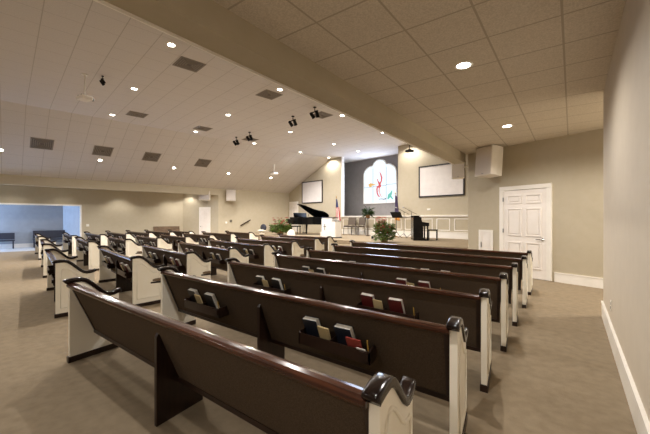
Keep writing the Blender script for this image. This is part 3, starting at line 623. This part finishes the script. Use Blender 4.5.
# flags
def flag(loc,label,kind):
    t=thing('standing_flag',label,'flag',loc,HALL)
    b=MB(); b.lathe([(.13,0),(.13,.03),(.03,.06),(.014,.08),(.014,2.15)],n=14); obj('pole',b,M['brass'],t)
    b=MB(); b.tube([(0,0,2.14),(0,0,2.2),(0,0,2.3)],[.012,.03,.004],8); obj('finial',b,M['brass'],t,smooth=True)
    def drape(m,z0,z1,w0,w1,nm,off=0,n=10,seg=(0,1)):
        g=MB(); rows=[]
        for j in range(7):
            f=j/6; z=z1+(z0-z1)*f; w=w0+(w1-w0)*f
            rows.append([g.bm.verts.new((.02+w*(seg[0]+(seg[1]-seg[0])*k/n),-.03-.035*math.sin(k*1.9+off+j*.25)-.004,z-.05*(k/n))) for k in range(n+1)])
        for A,B in zip(rows,rows[1:]):
            for k in range(n): g.bm.faces.new((A[k],A[k+1],B[k+1],B[k]))
        o=obj(nm,g,m,t,smooth=True); s=o.modifiers.new('thick','SOLIDIFY'); s.thickness=.004
    if kind=='us':
        drape(M['flagblue'],1.55,2.1,.06,.2,'canton',0)
        for k in range(5): drape(M['flagred'] if k%2==0 else M['flagwhite'],.62,1.62,.22,.40,'stripe',.3,3,(k/5,(k+1)/5))
    else:
        drape(M['purple'],1.1,2.1,.1,.26,'banner',0); drape(M['orange'],.85,1.12,.24,.30,'fringe',0)
flag(P(-13.8,14.2,ST),'red white and blue national flag on a pole left of the recess','us')
flag(P(-9.72,14.3,ST),'dark purple flag on a pole at the right side of the recess','x')
# small items
b=thing('stage_monitor','small white speaker box standing on the stage behind the centre flowers','speaker',P(-9.0,11.4,ST),HALL+R(10))
m=MB(); m.prism([(0,0),(.45,0),(.45,.2),(.25,.32),(0,.32)],0,.42,'x'); obj('wedge_cabinet',m,M['speaker'],b,bevel=.012)
m=MB(); m.box(.03,.12,-.012,0,.05,.16); obj('handle',m,M['blackm'],b)
mo=thing('covered_stool','rounded white cloth cover over a stool between the left flowers and lectern','stool',P(-13.75,10.75,ST),HALL)
m=MB(); m.lathe([(.23,0),(.225,.05),(.20,.18),(.15,.27),(.08,.33),(.03,.345),(.001,.347)],n=20); obj('cover',m,M['linen'],mo,smooth=True)
dc=thing('round_back_chair','black round-backed chair with white base at the far left of the stage','chair',P(-17.2,11.2,ST),HALL)
m=MB(); m.lathe([(.17,0),(.17,.03),(.03,.06),(.03,.16)],n=14); obj('base',m,M['linen'],dc)
m=MB(); m.ball((0,0,.20),.27,1,.9,.22); obj('seat',m,M['linen'],dc,smooth=True)
m=MB(); m.ball((0,.12,.38),.30,1,.35,.72); obj('backrest',m,M['benchblk'],dc,smooth=True)
# far benches
def bench(loc,rz,w,h,label,m,seat=.42,d=.5,group=None):
    t=thing('bench',label,'bench',loc,rz,group)
    b=MB(); b.box(0,w,0,d,seat-.06,seat); obj('seat',b,m,t,bevel=.01)
    b=MB(); b.rbox((w/2,d-.01,(seat+h)/2+.02),(w,.05,h-seat),Matrix.Rotation(R(-8),3,'X')); obj('backrest',b,m,t,bevel=.01)
    for x in (.02,w-.08):
        l=MB(); l.box(x,x+.05,.02,.07,0,seat-.06); obj('leg',l,m,t); l=MB(); l.box(x,x+.05,d-.07,d-.02,0,seat-.06); obj('leg',l,m,t)
bench(P(UB+.56,6.1,0),HALL+R(90),1.45,.95,'brown wooden bench against the left recess wall near its corner',M['bench'])
bench(P(-21.3,.95,0),HALL+R(90),1.25,.80,'dark upholstered settee in the blue-lit foyer',M['benchblk'])
bench(P(-21.3,-.7,0),HALL+R(90),1.0,.72,'dark single chair at the left edge of the blue-lit foyer',M['benchblk'])
# handrail, switches, hatch, outlet
hr=thing('handrail','dark wooden handrail slanting up the left wall toward the stage','handrail',(0,0,0),HALL)
b=MB(); b.tube([(UL+.09,10.8,.98),(UL+.09,11.5,1.34)],.035,10); obj('rail',b,M['wood'],hr,smooth=True)
b=MB(); 
for v,z in ((10.95,1.05),(11.35,1.25)): b.tube([(UL+.002,v,z-.06),(UL+.06,v,z-.05),(UL+.09,v,z)],.012,6)
obj('bracket',b,M['steel'],hr)
for v,z,lab,mm,s in ((9.84,1.18,'small white thermostat on the left wall below the speaker','whitecard',.06),(10.17,1.28,'small dark wall control on the left wall left of the handrail','ventd',.07)):
    b=MB(); b.box(UL,UL+.03,v-s,v+s,z-s,z+s); o=obj('wall_control',b,M[mm],bevel=.006); tag(o,lab,'wall control'); o.rotation_euler=(0,0,HALL)
b=MB(); b.box(UB,UB+.02,3.0-.06,3.0+.06,1.02,1.14); o=obj('light_switch',b,M['whitecard'],bevel=.004); tag(o,'white switch plate beside the opening to the blue-lit foyer','switch'); o.rotation_euler=(0,0,HALL)
ht=thing('wall_hatch','small white hatch low on the wall left of the white door','hatch',Vector(dwp(-2.02))+Vector((0,0,.35)),DA)
b=MB(); frame_mb(b,0,.40,0,.76,-.02,-.001,.05); obj('frame',b,M['white'],ht)
b=MB(); b.box(.05,.35,-.012,-.001,.05,.71); frame_mb(b,.09,.31,.09,.67,-.016,-.012,.012); obj('hatch_door',b,M['door'],ht)
b=MB(); b.box(.07,.085,-.03,-.012,.30,.44); obj('handle',b,M['steel'],ht)
ot=thing('wall_outlet','white outlet plate low on the right wall above the baseboard','outlet',(.36,4.97,.36),0)
b=MB(); b.box(-.008,-.0005,-.035,.035,0,.115); obj('cover_plate',b,M['white'],ot,bevel=.002)
b=MB(); b.box(-.010,-.008,-.012,.012,.02,.048); b.box(-.010,-.008,-.012,.012,.066,.094); obj('socket',b,M['ventd'],ot)
b=MB(); b.box(-.09,.09,-.02,0,0,.09); o=obj('wall_control',b,M['whitecard'],bevel=.004); tag(o,'small beige wall plate above the wainscot rail behind the upright piano','wall control'); o.location=P(-8.1,VW-.001,1.62+.2); o.rotation_euler=(0,0,HALL)

# ---------------------------------------------------------------- foyer daylight: unseen glowing pane added at its near end for blue light
wd=bpy.data.objects.new('added_foyer_light',None); COL.objects.link(wd); wd['kind']='structure'; wd.location=P(-21.3,-3.4,0); wd.rotation_euler=(0,0,HALL)
g=MB(); g.box(-.6,.65,0,.02,.2,2.4); obj('glass_pane',g,emit('added_foyer_daylight',(172,204,255),62.0),wd)
f=MB(); frame_mb(f,-.68,.70,.12,2.48,-.0,.05,.08); obj('window_frame',f,M['white'],wd)
wd=bpy.data.objects.new('window_3',None); COL.objects.link(wd); wd['kind']='structure'; wd.location=(3.18,7.1,0)
g=MB(); g.box(0,.01,-.75,.75,.9,2.9); obj('glass_pane',g,emit('alcove_daylight_glass',(255,240,215),5),wd)
f=MB(); f.box(-.03,.02,-.83,-.75,.85,2.95); f.box(-.03,.02,.75,.83,.85,2.95); f.box(-.03,.02,-.75,.75,.85,.9); f.box(-.03,.02,-.75,.75,2.9,2.95); obj('window_frame',f,M['white'],wd)

# ---------------------------------------------------------------- world, camera, view
w=bpy.data.worlds.new('world'); sc.world=w; w.use_nodes=True
w.node_tree.nodes['Background'].inputs[0].default_value=(.8,.85,1,1); w.node_tree.nodes['Background'].inputs[1].default_value=.05
cam=bpy.data.cameras.new('camera'); co=bpy.data.objects.new('camera',cam); COL.objects.link(co); sc.camera=co
cam.sensor_width=36; cam.lens=332/650*36; cam.shift_y=2/650; cam.clip_start=.05; cam.clip_end=200
co.location=(0,0,1.4); co.rotation_euler=(R(90),0,math.atan((572-325)/332))
vs=sc.view_settings; vs.view_transform='Standard'; vs.look='None'; vs.gamma=1; vs.exposure=-0.14; vs.use_curve_mapping=False
